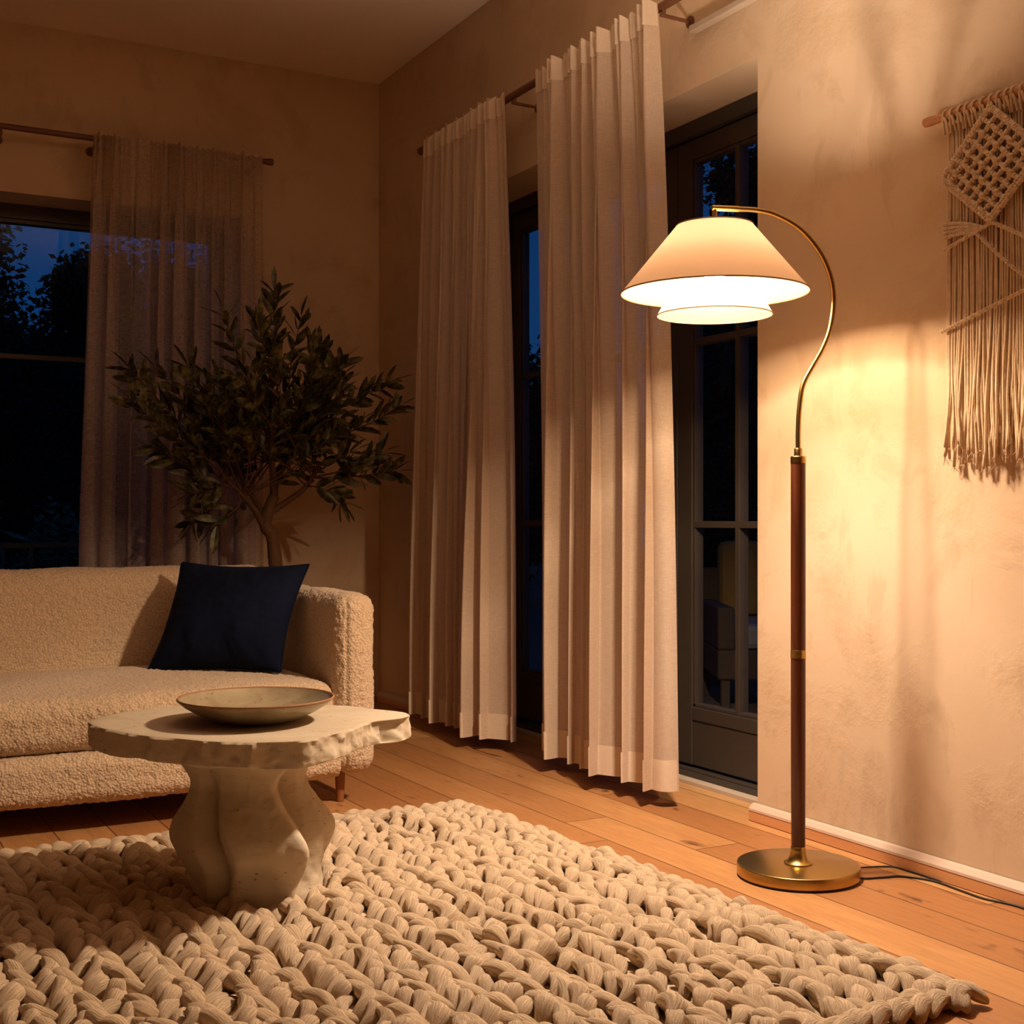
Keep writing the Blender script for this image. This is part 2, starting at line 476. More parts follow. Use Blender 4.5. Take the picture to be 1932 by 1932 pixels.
door = empty('door_1', (.186, D0, 0)); tag(door, kind='structure')
mb = MB(); FX0, FX1 = .0, .10
L = D1 - D0
mb.box(FX0, FX1, .0, .045, .012, DT); mb.box(FX0, FX1, L - .045, L, .012, DT)
mb.box(FX0, FX1, .045, L - .045, DT - .05, DT); mb.box(FX0, FX1, .045, L - .045, .012, .032)
mb.build('door_frame', M['frame'], door, bevel=.003)
mb = MB(); mb.box(-.02, .0, .0, L, .002, .026); mb.build('threshold', M['frame'], door, bevel=.002)
for ya, yb in ((.047, .670), (.674, 1.297), (1.301, L - .047)):
    glazed_leaf(door, ya, yb, .02, .065, .04, DT - .055, 3, 2, .233, .078, .066, .022)

# ------------------------------------------------------------------ window in the back wall
win = empty('window_1', (W0, .20, WB)); tag(win, kind='structure')
wl, wh = W1 - W0, WT - WB
mb = MB()
mb.box(0, .05, 0, .07, 0, wh); mb.box(wl - .05, wl, 0, .07, 0, wh); mb.box(.05, wl - .05, 0, .07, wh - .062, wh); mb.box(.05, wl - .05, 0, .07, 0, .06)
mb.build('window_frame', M['frame'], win, bevel=.003)
for k in range(2):
    xa = .05 + (wl - .1) * k / 2; xb = .05 + (wl - .1) * (k + 1) / 2
    mb = MB()
    mb.box(xa, xa + .03, .01, .06, .06, wh - .062); mb.box(xb - .03, xb, .01, .06, .06, wh - .062)
    mb.box(xa + .03, xb - .03, .01, .06, .06, .09); mb.box(xa + .03, xb - .03, .01, .06, wh - .08, wh - .062)
    zm = 1.545 - WB
    mb.box(xa + .03, xb - .03, .02, .05, zm - .011, zm + .011)
    sash = mb.build('sash', M['frame'], win, bevel=.002)
    for za, zb in ((.09, zm - .011), (zm + .011, wh - .08)):
        p = MB(); p.box(xa + .028, xb - .028, .032, .038, za - .002, zb + .002); p.build('pane', M['glass'], sash)

# ------------------------------------------------------------------ curtain rods and curtains
def rod(name, pts, r, mat, label, brk, inward):
    root = empty(name, pts[0]); tag(root, label, 'curtain rod')
    o = Vector(pts[0]); d = Vector(pts[1]) - o
    mb = MB(); mb.tube([(0, 0, 0), d], r, 16); smooth_by_angle(mb.build('rod', mat, root))
    u = d.normalized()
    mb = MB(); mb.tube([u * -.030, u * -.026, u * -.005, u * .002], [r * .95, r * 1.22, r * 1.22, r * 1.05], 16)
    smooth_by_angle(mb.build('finial', mat, root))
    w = Vector(inward)
    for t in brk:
        p = u * t
        mb = MB()
        mb.tube([p + Vector((0, 0, -.004)), p + Vector((0, 0, -.030))], .006, 8)
        mb.tube([p + Vector((0, 0, -.030)) - w * .012, p + Vector((0, 0, -.032)) + w * .0975], .006, 8)
        q = p + w * .0935 + Vector((0, 0, -.032)); mb.tube([q, q + w * .005], .019, 12)
        smooth_by_angle(mb.build('bracket', mat, root))
    return root
rod('curtain_rod', [(-.10, -.715, 2.391), (-.10, -3.55, 2.391)], .0135, M['rod'],
    'long dark wooden curtain rod above the glazed doors on the right wall', [.80, 1.735, 2.75], (1, 0, 0))
rod('curtain_rod', [(-.575, -.10, 2.428), (-3.20, -.10, 2.428)], .0125, M['rodx'],
    'shorter wooden curtain rod above the window on the back wall', [.06, .735, 1.10, 2.3], (0, 1, 0))

# pale batten on the wall behind the rod's near end
mb = MB(); mb.box(-.030, -.001, -3.50, -2.478, 2.312, 2.334)
tag(mb.build('curtain_batten', M['sill'], bevel=.004), 'pale wooden batten on the wall under the near end of the rod', 'batten')

def curtain(name, label, cat, wallax, s0, s1, b0, b1, zt, zb, N, n0, n1, at, ab, mat, seed, group, flat=0., lap=2.6):
    """pleated cloth; s runs along the wall, n is the distance from it"""
    rs = random.Random(seed); root = empty(name, (0, 0, 0)); tag(root, label, cat, group)
    nu, nv = 560, 64
    u = np.linspace(0, 1, nu)[None, :]
    v = (np.linspace(0, 1, nv) ** 1.25)[:, None]
    p = [rs.uniform(0, 6.28) for _ in range(8)]
    w = u + .030 * np.sin(2 * PI * 1.3 * u + p[0]) + .016 * np.sin(2 * PI * 3.1 * u + p[1])
    w = (w - w[:, :1]) / (w[:, -1:] - w[:, :1])
    ph = 2 * PI * N * w + .5 * v * np.sin(2 * PI * 1.6 * u + p[2]) + p[3] * 0
    e = np.clip(v / .05, 0, 1); ease = 1 - (1 - np.clip(v, 0, 1)) ** 2.2
    amp = (at + (ab - at) * ease) * (1 + .38 * np.sin(2 * PI * 2.15 * u + p[4])) * (1 + .18 * np.sin(2 * PI * 5.2 * u + p[5] + 1.5 * v))
    if flat: amp = amp * np.clip((u - flat * .6) / .06, .10, 1)
    pin = np.sin(ph) + .33 * np.sin(2 * ph + .6 * np.sin(2 * PI * 2 * u + p[6])) + .16 * np.sin(3 * ph + p[7] + v)
    head = np.sin(ph) + .65 * np.sin(3 * ph + 1.) + .3 * np.sin(5 * ph + p[6])
    n = n0 + (n1 - n0) * ease + amp * (pin * ease + head * (1 - ease) * .8)
    n = n + .012 * v * np.sin(2 * PI * .9 * u + p[1])
    S = (s0 + (s1 - s0) * u) * (1 - ease) + (b0 + (b1 - b0) * u) * ease
    sgn = np.sign(s1 - s0)
    S = S + sgn * np.where(ease > 0, .30, .3) * amp * lap * np.sin(2 * ph + .4) * np.clip(v * 8, .2, 1) * .55 * np.minimum(1, np.minimum(u, 1 - u) / .03)
    S = S + .006 * np.sin(2 * PI * (1.1 * v + p[2])) * v
    Zt = zt + .008 * np.sin(3 * ph + p[3]) * (1 - np.clip(v * 30, 0, 1))
    Z = Zt + (zb - Zt) * v + 0 * u
    def put(nn):
        P = np.zeros((nn.shape[0], nu, 3))
        return P
    def build(nm, rows, off, m):
        P = np.zeros((len(rows), nu, 3)); nn = n[rows] + off
        if wallax == 'x': P[..., 0] = -nn; P[..., 1] = S[rows]
        else: P[..., 1] = -nn; P[..., 0] = S[rows]
        P[..., 2] = Z[rows]
        mb = MB(); mb.grid(P); return mb.build(nm, m, root, smooth=True)
    rows = np.arange(nv)
    build('drape', rows, 0., mat)
    vv = v[:, 0]; hz = .095 / (zt - zb)
    k = [i for i in rows if vv[i] > 1 - hz * 1.1]
    build('hem', np.array(k), .0035, M['hem'] if mat is M['linen'] else mat)
    k = [i for i in rows if vv[i] < .035]
    build('header_tape', np.array(k), .0035, M['hem'] if mat is M['linen'] else mat)
    return root
G = 'linen curtains at the glazed doors'
curtain('curtain', 'far linen curtain nearest the room corner, left of the narrow door gap', 'curtain', 'x', -.855, -1.520, -.72, -1.535, 2.392, .045, 8,
        .147, .125, .016, .054, M['linen'], 3, G)
curtain('curtain', 'near linen curtain beside the lit lamp, falling in wide bright folds', 'curtain', 'x', -1.760, -2.465, -1.745, -2.535, 2.392, .050, 6.5,
        .148, .125, .017, .058, M['linen'], 12, G, flat=.1)
curtain('curtain', 'sheer curtain on the back wall behind the olive tree', 'curtain', 'y', -1.325, -.612, -1.37, -.605, 2.432, .03, 9,
        .150, .145, .018, .052, M['sheer'], 21, None, lap=3.6)

# ------------------------------------------------------------------ sofa
def rounded_box(c, h, r, res, disp=.006, cell=.0135, seed=3, crown=0., shear=0., groove=None):
    """dense rounded block with bouclé loops pushed out of its surface"""
    c = np.array(c); h = np.array(h, float); V = []; F = []; off = 0
    for ax in range(3):
        a, b = [i for i in range(3) if i != ax]
        na, nb = max(2, int(2 * h[a] / res)), max(2, int(2 * h[b] / res))
        A, B = np.meshgrid(np.linspace(-h[a], h[a], na + 1), np.linspace(-h[b], h[b], nb + 1), indexing='ij')
        for sg in (-1, 1):
            P = np.zeros((na + 1, nb + 1, 3)); P[..., a] = A; P[..., b] = B; P[..., ax] = sg * h[ax]
            I = np.arange((na + 1) * (nb + 1)).reshape(na + 1, nb + 1) + off
            q = np.stack([I[:-1, :-1], I[1:, :-1], I[1:, 1:], I[:-1, 1:]], -1).reshape(-1, 4)
            if (sg > 0) != (ax != 1): q = q[:, ::-1]
            V.append(P.reshape(-1, 3)); F.append(q); off += (na + 1) * (nb + 1)
    V = np.concatenate(V); F = np.concatenate(F)
    key = np.round(V / 1e-5).astype(np.int64)
    _, idx, inv = np.unique(key, axis=0, return_index=True, return_inverse=True)
    inv = inv.ravel()
    V = V[idx]; F = inv[F]
    r = np.minimum(np.array(r, float) * np.ones(3), h * .98)
    q = np.clip(V, -(h - r), h - r); d = (V - q) / r
    nrm = d / np.maximum(np.linalg.norm(d, axis=1, keepdims=True), 1e-9)
    P = q + nrm * r
    if crown: P[:, 2] += np.where(nrm[:, 2] > .2, crown * (1 - (P[:, 0] / h[0]) ** 4) * (1 - (P[:, 1] / h[1]) ** 2), 0)
    if shear: P[:, 1] += shear * P[:, 2]
    W = P + c
    low = vnoise(W, .16, seed) * .006
    t = worley(W + .3 * cell * np.stack([vnoise(W, .02, 5), vnoise(W, .02, 6), vnoise(W, .02, 7)], 1), cell, seed)
    g = low + disp * (1 - np.clip(t, 0, 1.1)) - disp * .5
    if groove is not None: g = g + groove(W, nrm)
    return W + nrm * g[:, None], [tuple(x) for x in F.tolist()]

sofa = empty('sofa', (-1.9, -1.55, 0))
tag(sofa, 'cream boucle sofa standing behind the stone coffee table', 'sofa')
SO = np.array([-1.9, -1.55, 0])
def sofa_part(name, x0, x1, y0, y1, z0, z1, r, res=.0055, **k):
    c = [(x0 + x1) / 2, (y0 + y1) / 2, (z0 + z1) / 2]; h = [(x1 - x0) / 2, (y1 - y0) / 2, (z1 - z0) / 2]
    V, F = rounded_box(c, h, r, res, **k)
    mb = MB(); mb.add(V - SO, F); return mb.build(name, M['boucle'], sofa, smooth=True)
SX0, SX1 = -3.02, -.855; AW = .128
def seam(W, nrm):
    return -.0055 * np.exp(-((W[:, 0] + .955) / .003) ** 2) * (nrm[:, 1] < -.5)
sofa_part('backrest', SX0 + .06, SX1 - .085, -1.36, -1.12, .17, .690, .075, shear=.10)
sofa_part('arm', SX1 - AW, SX1, -2.055, -1.13, .088, .632, (.055, .06, .055), groove=seam)
sofa_part('arm', SX0, SX0 + AW, -2.055, -1.13, .088, .632, (.055, .06, .055), res=.012)
sofa_part('seat_cushion', SX0 + AW - .005, SX1 - AW + .005, -2.04, -1.32, .218, .368, (.05, .06, .055), crown=.018)
sofa_part('base', SX0 + AW - .01, SX1 - AW + .016, -2.048, -1.13, .080, .222, (.006, .05, .045))
for sx, sy in ((-.945, -1.965), (-.945, -1.20), (-2.93, -1.965), (-2.93, -1.20)):
    mb = MB(); mb.tube([(sx + 1.9, sy + 1.55, .002), (sx + 1.9, sy + 1.55, .10)], [.0115, .0165], 16)
    smooth_by_angle(mb.build('leg', M['leg'], sofa))

# ------------------------------------------------------------------ navy pillow
def pillow():
    BL, BR, TR, TL = [Vector(p) for p in ((-1.425, -1.545, .372), (-1.080, -1.815, .380), (-.968, -1.755, .708), (-1.285, -1.42, .710))]
    n = 72; g = np.linspace(-1, 1, n); U, Vv = np.meshgrid(g, g, indexing='ij')
    def corner(p): return np.array(p)[None, None, :]
    cu, cv = (U[..., None] + 1) / 2, (Vv[..., None] + 1) / 2
    pin = 1 - (.085) * (1 - U[..., None] ** 2) * np.abs(Vv[..., None]) ** 3    # edges bow in between the corners
    pin2 = 1 - .085 * (1 - Vv[..., None] ** 2) * np.abs(U[..., None]) ** 3
    cu2 = .5 + (cu - .5) * pin2; cv2 = .5 + (cv - .5) * pin
    P = corner(BL) * (1 - cu2) * (1 - cv2) + corner(BR) * cu2 * (1 - cv2) + corner(TR) * cu2 * cv2 + corner(TL) * (1 - cu2) * cv2
    nr = np.array((BR - BL).cross(TL - BL).normalized())
    t = .078 * ((1 - np.abs(U) ** 2.6) * (1 - np.abs(Vv) ** 2.6)) ** .62
    fl = P.reshape(-1, 3)
    wr = (vnoise(fl * np.array([1, 1, .6]), .055, 9) * .006 + vnoise(fl, .02, 4) * .0016).reshape(n, n)
    ang = np.arctan2(Vv, U)
    edge = np.clip(np.maximum(np.abs(U), np.abs(Vv)) - .5, 0, .5) * 2
    wr = wr + .004 * np.sin(26 * ang + 3 * np.sin(5 * ang)) * edge * (1 - edge)
    mb = MB()
    front = P + nr * (t + wr * (t / .07) ** .4)[..., None]; back = P - nr * (t * .8)[..., None]
    mb.grid(front); mb.grid(back[:, ::-1])
    o = mb.build('throw_pillow', M['velvet'], None, smooth=True)
    import bmesh
    bm = bmesh.new(); bm.from_mesh(o.data); bmesh.ops.remove_doubles(bm, verts=bm.verts, dist=.0008)
    bmesh.ops.recalc_face_normals(bm, faces=bm.faces); bm.to_mesh(o.data); bm.free()
    tag(o, 'dark navy square velvet pillow leaning on the sofa arm', 'pillow')
    rim = [P[i, 0] for i in range(n)] + [P[-1, j] for j in range(1, n)] + [P[i, -1] for i in range(n - 2, -1, -1)] + [P[0, j] for j in range(n - 2, 0, -1)]
    mb = MB(); mb.tube([tuple(p) for p in rim[::2]] + [tuple(rim[0])], .0032, 8); mb.build('seam_edge', M['velvet'], o, smooth=True)
pillow()

# ------------------------------------------------------------------ chunky knitted rug
def rug():
    mb = MB(); rs = np.random.default_rng(5)
    BRc, FRc, BLc, FLc = (np.array(p) for p in ((-.690, -2.275), (-.560, -4.050), (-2.75, -2.225), (-2.75, -4.15)))
    def pos(a, b):   # a: 0 at the right edge .. 1 left; b: 0 back .. 1 front
        return (BRc * (1 - a) + BLc * a) * (1 - b) + (FRc * (1 - a) + FLc * a) * b
    nr_, ns = 12, 13
    tt = np.linspace(0, 1, nr_); prof = np.sin(PI * np.clip(tt * .94 + .03, 0, 1)) ** .5
    ang = np.linspace(0, 2 * PI, ns, endpoint=False)
    quads = [(i * ns + k, i * ns + (k + 1) % ns, (i + 1) * ns + (k + 1) % ns, (i + 1) * ns + k) for i in range(nr_ - 1) for k in range(ns)]
    quads += [tuple(range(ns - 1, -1, -1)), tuple((nr_ - 1) * ns + k for k in range(ns))]
    def blob(p0, p1, r, z0, z1, hump, bend):
        d = p1 - p0; L = np.linalg.norm(d); d = d / L; s = np.array([-d[1], d[0]])
        c = p0[None] + d[None] * (tt * L)[:, None] + s[None] * (np.sin(PI * tt) * bend)[:, None]
        z = z0 + (z1 - z0) * tt + hump * np.sin(PI * tt)
        rr = r * prof * (1 + .08 * np.sin(5 * tt + rs.uniform(0, 6)))
        tw = rs.uniform(0, 6); sp_ = rs.uniform(1.2, 2.6) * rs.choice([-1, 1], p=[.25, .75])
        V = np.zeros((nr_, ns, 3)); UV = np.zeros((nr_, ns, 2)); off = rs.uniform(0, 60)
        for k in range(ns):
            lump = 1 + .075 * np.cos(4 * ang[k] + tw + sp_ * tt) + .06 * np.sin(2 * ang[k] + 2 * tw)
            V[:, k, :2] = c + s[None] * (np.cos(ang[k]) * rr * lump)[:, None]
            V[:, k, 2] = np.maximum(z + np.sin(ang[k]) * rr * lump * .88, .0015)
            UV[:, k, 0] = off + tt * .30; UV[:, k, 1] = off + abs(k / ns - .5) * 2 + .25 * tt
        mb.add(V.reshape(-1, 3), quads, UV.reshape(-1, 2))
    def column(f, n, w, r, jit, hz=.0, rise=.048):
        """a knitted column: pairs of long leaf-shaped loops along the curve f(t) -> (xy)"""
        for i in range(n):
            t = (i + .5) / n; p = f(t); q = f(min(1, t + 1e-3)); o = f(max(0, t - 1e-3)); d = (q - o); d /= np.linalg.norm(d); s = np.array([-d[1], d[0]])
            for sg in (-1, 1):
                j = rs.normal(0, jit, 6)
                a = p + s * (sg * .003 + j[0] * .6) - d * (.014 + j[1])
                b = p + s * sg * (w * .53 + j[2]) + d * (rise + j[3])
                blob(a, b, r * (1 + rs.uniform(-.18, .22)), .027 + hz + j[4] * .7, .012 + hz, .007 + j[5] * .5, -sg * .007 + j[4])
    W = .082; ncol = int(np.linalg.norm(BRc - BLc) / W); P_ = .0385
    for c in range(ncol):
        a = (c + .9) / (ncol + .2)
        n = int(1.72 / P_)
        ph = rs.uniform(0, 6)
        column(lambda t, a=a, ph=ph: pos(a + .004 * math.sin(7 * t + ph), .022 + .955 * t), n, W, .0172, .0080)
    # bound edges: one braid along each side
    column(lambda t: pos(.010, t), 40, .050, .0180, .0045, -.001)
    column(lambda t: pos(t, .010), 46, .046, .0170, .0045, -.002)
    column(lambda t: pos(t, .992), 46, .050, .0185, .0045, -.001)
    # closed backing under the loops
    Q = [pos(.006, .006), pos(.994, .006), pos(.994, .994), pos(.006, .994)]
    mb.add([(x, y, z) for z in (.001, .009) for x, y in Q], [(0, 1, 2, 3), (7, 6, 5, 4)] + [(i, 4 + i, 4 + (i + 1) % 4, (i + 1) % 4) for i in range(4)])
    o = mb.build('rug', M['wool'], None, smooth=True, uv=True)
    tag(o, 'chunky knitted cream wool rug on the wooden floor', 'rug')
rug()

# ------------------------------------------------------------------ stone coffee table
TC = np.array([-1.475, -2.845])
def table():
    root = empty('coffee_table', (TC[0], TC[1], .016))
    tag(root, 'pale carved stone coffee table with an irregular slab top on the rug', 'coffee table')
    zo = .016
    # slab outline (clockwise), measured round the top
    out = [(-1.822, -2.70), (-1.785, -2.87), (-1.697, -3.020), (-1.600, -3.128), (-1.498, -3.168), (-1.425, -3.140), (-1.357, -3.088), (-1.300, -3.020),
           (-1.245, -2.992), (-1.196, -3.000), (-1.150, -2.962), (-1.140, -2.905), (-1.185, -2.820), (-1.265, -2.690), (-1.345, -2.585), (-1.470, -2.545), (-1.60, -2.545), (-1.745, -2.600)]
    A = np.array(out) - TC
    th = np.arctan2(A[:, 1], A[:, 0]); rr = np.hypot(A[:, 0], A[:, 1]); o = np.argsort(th); th, rr = th[o], rr[o]
    n = 420; T = np.linspace(-PI, PI, n, endpoint=False)
    R = np.interp(T, np.r_[th - 2 * PI, th, th + 2 * PI], np.r_[rr, rr, rr])
    k = np.exp(-.5 * (np.arange(-9, 10) / 3.2) ** 2); k /= k.sum()
    R = np.convolve(np.r_[R[-9:], R, R[:9]], k, 'valid')
    zt, zb = .405, .352
    rows = [(.02, zt), (.25, zt), (.5, zt), (.75, zt), (.9, zt), (.965, zt), (.985, zt - .0008)]
    rows += [(1., zt - .004 - (zt - zb - .008) * q) for q in np.linspace(0, 1, 13)]
    rows += [(.985, zb), (.95, zb - .003), (.8, zb - .006), (.55, zb - .010), (.3, zb - .012), (.02, zb - .012)]
    P = np.zeros((len(rows), n, 3))
    for i, (s, z) in enumerate(rows):
        P[i, :, 0] = R * s * np.cos(T); P[i, :, 1] = R * s * np.sin(T); P[i, :, 2] = z
    F = P.reshape(-1, 3)
    q = F + 5
    side = np.array([1. if s >= .999 else (.55 if s > .94 and z < zt - .01 else (.25 if s > .98 else 0)) for s, z in rows])
    side = np.repeat(side, n)
    chip = -np.clip(vnoise(q * np.array([1, 1, .8]), .085, 4) - .05, 0, 1) * .030 - np.clip(vnoise(q, .035, 8), 0, 1) * .013 + vnoise(q, .016, 9) * .004 + vnoise(q, .008, 6) * .0018
    rad = np.hypot(F[:, 0], F[:, 1]); f = 1 + chip * side / np.maximum(rad, .05)
    F[:, 0] *= f; F[:, 1] *= f
    under = np.repeat(np.array([s if z < zb + .002 else 0 for s, z in rows]), n)
    F[:, 2] += np.where(under > 0, vnoise(q, .06, 3) * .004, 0)
    mb = MB(); F[:, 2] -= zo; mb.grid(F.reshape(P.shape), closed_u=True)
    top = mb.build('slab_top', M['stone'], root)
    fix_normals(top); smooth_by_angle(top, 32)
    # pedestal: five rounded lobes with creases between them, narrow neck, swollen belly
    nz, n = 110, 360
    zs = np.linspace(zo + .002, .345, nz); T = np.linspace(0, 2 * PI, n, endpoint=False)
    rb = np.interp(zs, [.0, .012, .05, .08, .115, .142, .168, .195, .22, .264, .29, .315, .335, .345], [.126, .131, .130, .134, .150, .163, .165, .155, .138, .115, .119, .140, .172, .205])
    kz = np.exp(-.5 * (np.arange(-8, 9) / 3.5) ** 2); kz /= kz.sum(); rb = np.convolve(np.r_[[rb[0]] * 8, rb, [rb[-1]] * 8], kz, 'valid')
    off = np.interp(zs, [0, .06, .15, .27, .35], [.0, -.004, -.012, -.024, -.02])       # the column leans a little
    kd = np.radians([-180, -155, -130, -100, -75, -52, -42, -38, -33, -22, 0, 18, 27, 31, 38, 52, 72, 95, 118, 140, 158, 180])
    km = np.array([.86, .96, 1.02, 1.05, 1.07, 1.00, .82, .71, .84, .98, 1.03, 1.10, 1.15, 1.15, 1.00, .78, .98, 1.10, 1.04, .90, .82, .86])
    fwd = np.interp(zs, [0, .05, .12, .2, .27], [.036, .034, .026, .010, 0])                 # and swells forward at the foot
    P = np.zeros((nz, n, 3)); PH0 = math.radians(-107.5)
    for i, z in enumerate(zs):
        a = np.interp(z, [0, .06, .15, .24, .29, .32, .345], [.8, 1.05, 1.3, 1.2, .9, .5, .0])
        dl = (T - PH0 - math.radians(7) * math.sin((z - .05) * 22) + PI) % (2 * PI) - PI
        r = rb[i] * (1 + a * (np.interp(dl, kd, km) - 1))
        r = np.convolve(np.r_[r[-2:], r, r[:2]], [.1, .22, .36, .22, .1], 'valid')
        P[i, :, 0] = r * np.cos(T) + off[i] * .88 - .30 * fwd[i]; P[i, :, 1] = r * np.sin(T) - off[i] * .477 - .954 * fwd[i]; P[i, :, 2] = z
    F = P.reshape(-1, 3)
    # a scooped facet low on the front
    d = F - np.array([-.062, -.172, .062]); la = d[:, 0] * .88 - d[:, 1] * .477
    sc = np.exp(-((la / .060) ** 2 + (d[:, 2] / .062) ** 2 + ((d[:, 0] * .3 + d[:, 1] * .95) / .08) ** 2) ** 3)
    cen = F[:, :2].copy(); rad = np.hypot(cen[:, 0], cen[:, 1])
    dr = -.022 * sc + vnoise(F + 3, .05, 5) * .005 + vnoise(F + 3, .025, 3) * .002 + vnoise(F + 3, .012, 7) * .0012
    F[:, 0] *= 1 + dr / rad; F[:, 1] *= 1 + dr / rad
    F[:, 2] -= zo
    mb = MB(); mb.grid(F.reshape(P.shape), closed_u=True); mb.f.append(tuple(range(n - 1, -1, -1)))
    ped = mb.build('pedestal', M['stone'], root); fix_normals(ped); smooth_by_angle(ped, 38)
table()

# ------------------------------------------------------------------ ceramic bowl
def bowl():
    c = (-1.487, -2.868, .4055)
    root = empty('serving_bowl', c); tag(root, 'wide shallow olive glazed bowl with rust rim on the stone table', 'bowl')
    mb = MB()
    mb.lathe([(.0, .002), (.070, .0), (.078, .001), (.100, .008), (.130, .021), (.155, .036), (.1685, .0475), (.1695, .0505)], 96)
    mb.lathe([(.1655, .0510), (.160, .0455), (.145, .034), (.12, .022), (.085, .012), (.05, .008), (.0, .0072)], 96)
    smooth_by_angle(fix_normals(mb.build('dish', M['glaze'], root)), 60)
    mb = MB(); mb.lathe([(.1682, .0478), (.1712, .0495), (.1718, .0520), (.1700, .0540), (.1672, .0533), (.1652, .0505)], 96)
    smooth_by_angle(fix_normals(mb.build('rim', M['rust'], root)), 80)
bowl()

# ------------------------------------------------------------------ floor lamp
LB = Vector((-.283, -3.263, 0)); LS = Vector((-.479, -3.195, 0))
def lamp():
    root = empty('floor_lamp', LB); tag(root, 'lit brass and wood arc floor lamp with a two-tier shade', 'floor lamp')
    mb = MB(); R_ = .1445
    mb.lathe([(0, .031), (.02, .031), (R_ - .003, .031), (R_ - .0008, .0302), (R_, .0285), (R_, .006), (R_ - .002, .0048), (0, .0048)], 96)
    smooth_by_angle(fix_normals(mb.build('base', M['brass'], root)), 50)
    mb = MB(); mb.lathe([(0, .0048), (R_ - .004, .0048), (R_ - .004, .0), (0, .0)], 72); smooth_by_angle(fix_normals(mb.build('base_pad', M['black'], root)), 50)
    mb = MB(); mb.lathe([(.0325, .031), (.0335, .0335), (.031, .035), (.024, .040), (.0195, .050), (.0178, .062), (.0172, .071), (.0160, .072)], 40)
    smooth_by_angle(mb.build('stem_flare', M['brass'], root), 60)
    zw0, zw1, zj0, zj1 = .071, .985, .520, .539
    mb = MB(); mb.lathe([(0, zw0), (.0166, zw0), (.0172, .30), (.0174, zj0), (0, zj0)], 32); smooth_by_angle(mb.build('lower_pole', M['mahog'], root))
    mb = MB(); mb.lathe([(0, zj1), (.0174, zj1), (.0177, .75), (.0175, zw1), (0, zw1)], 32); smooth_by_angle(mb.build('upper_pole', M['mahog'], root))
    mb = MB(); mb.lathe([(.016, zj0 - .001), (.0181, zj0), (.0181, zj1), (.016, zj1 + .001)], 32); smooth_by_angle(mb.build('joint_ring', M['brass'], root))
    mb = MB(); mb.lathe([(.0182, .984), (.0184, .986), (.0184, .999), (.0170, 1.0005), (.0100, 1.001), (.0098, 1.018), (.0088, 1.0195), (.004, 1.0195)], 32)
    smooth_by_angle(mb.build('collar', M['brass'], root))
    u = (LS - LB).normalized(); D = (LS - LB).length
    px = [(0, 1.012), (0, 1.06), (-.003, 1.113), (-.012, 1.170), (-.034, 1.212), (-.060, 1.256), (-.080, 1.307), (-.089, 1.376), (-.080, 1.434), (-.054, 1.488), (-.006, 1.541), (.055, 1.573), (.104, 1.583), (.150, 1.584)]
    pts = [u * a + Vector((0, 0, z)) for a, z in px]
    mb = MB(); mb.tube(bez(pts, 90), .0062, 14); smooth_by_angle(mb.build('arc_arm', M['brass'], root), 60)
    e = u * .150 + Vector((0, 0, 1.584)); e2 = u * (D + .006) + Vector((0, 0, 1.584))
    mb = MB(); mb.tube([e - u * .002, e2], .0072, 14); mb.tube([u * D + Vector((0, 0, 1.588)), u * D + Vector((0, 0, 1.500))], .0062, 14)
    smooth_by_angle(mb.build('shade_holder', M['brass'], root), 50)
    # spider that carries the shades, and the bulb holder
    c = u * D
    mb = MB()
    for k in range(3):
        a = 2 * PI * k / 3 + .5; mb.tube([c + Vector((0, 0, 1.5405)), c + Vector((.0895 * math.cos(a), .0895 * math.sin(a), 1.5405))], .0022, 8)
        mb.tube([c + Vector((0, 0, 1.512)), c + Vector((.062 * math.cos(a), .062 * math.sin(a), 1.452))], .0018, 8)
    mb.tube([c + Vector((0, 0, 1.545)), c + Vector((0, 0, 1.536))], .012, 14)
    mb.build('shade_spider', M['brass'], root, smooth=True)
    mb = MB(); mb.tube([c + Vector((0, 0, 1.528)), c + Vector((0, 0, 1.497))], [.017, .0165], 20); smooth_by_angle(mb.build('bulb_holder', M['black'], root))
    mb = MB(); pr = [(.0, -.026), (.011, -.0235), (.020, -.016), (.025, -.004), (.025, .005), (.020, .017), (.013, .027), (.011, .036)]
    mb.lathe(pr, 20, tuple(c + Vector((0, 0, 1.460)))); mb.build('bulb', M['bulb'], root, smooth=True)
    def shade(name, r0, z0, r1, z1, mat, th=.0016):
        mb = MB(); n = 10
        pr = [(r0 + (r1 - r0) * t, z0 + (z1 - z0) * t) for t in np.linspace(0, 1, n)]
        mb.lathe(pr, 128, tuple(c)); o = mb.build(name, mat, root, smooth=True); return o
    o = shade('outer_shade', .2205, 1.3835, .0895, 1.542, M['shade'])
    for r_, z_ in ((.2205, 1.3835), (.0895, 1.542)):
        mb = MB(); mb.tube([c + Vector((r_ * math.cos(a), r_ * math.sin(a), z_)) for a in np.linspace(0, 2 * PI, 97)], .0019, 8, False); mb.build('trim_ring', M['trim'], o, smooth=True)
    o = shade('inner_shade', .1355, 1.331, .068, 1.452, M['shade2'])
    mb = MB(); mb.tube([c + Vector((.1355 * math.cos(a), .1355 * math.sin(a), 1.331)) for a in np.linspace(0, 2 * PI, 97)], .0014, 8, False); mb.build('trim_ring', M['trim'], o, smooth=True)
    # flex
    def cable(p, r):
        mb = MB(); mb.tube(bez([Vector(q) - LB for q in p], 60), r, 8); mb.build('power_cord', M['black'], root, smooth=True)
    cable([(-.150, -3.275, .006), (-.111, -3.287, .004), (-.060, -3.300, .003), (-.030, -3.320, .003), (-.0265, -3.365, .003), (-.0265, -3.45, .003), (-.030, -3.468, .003)], .0020)
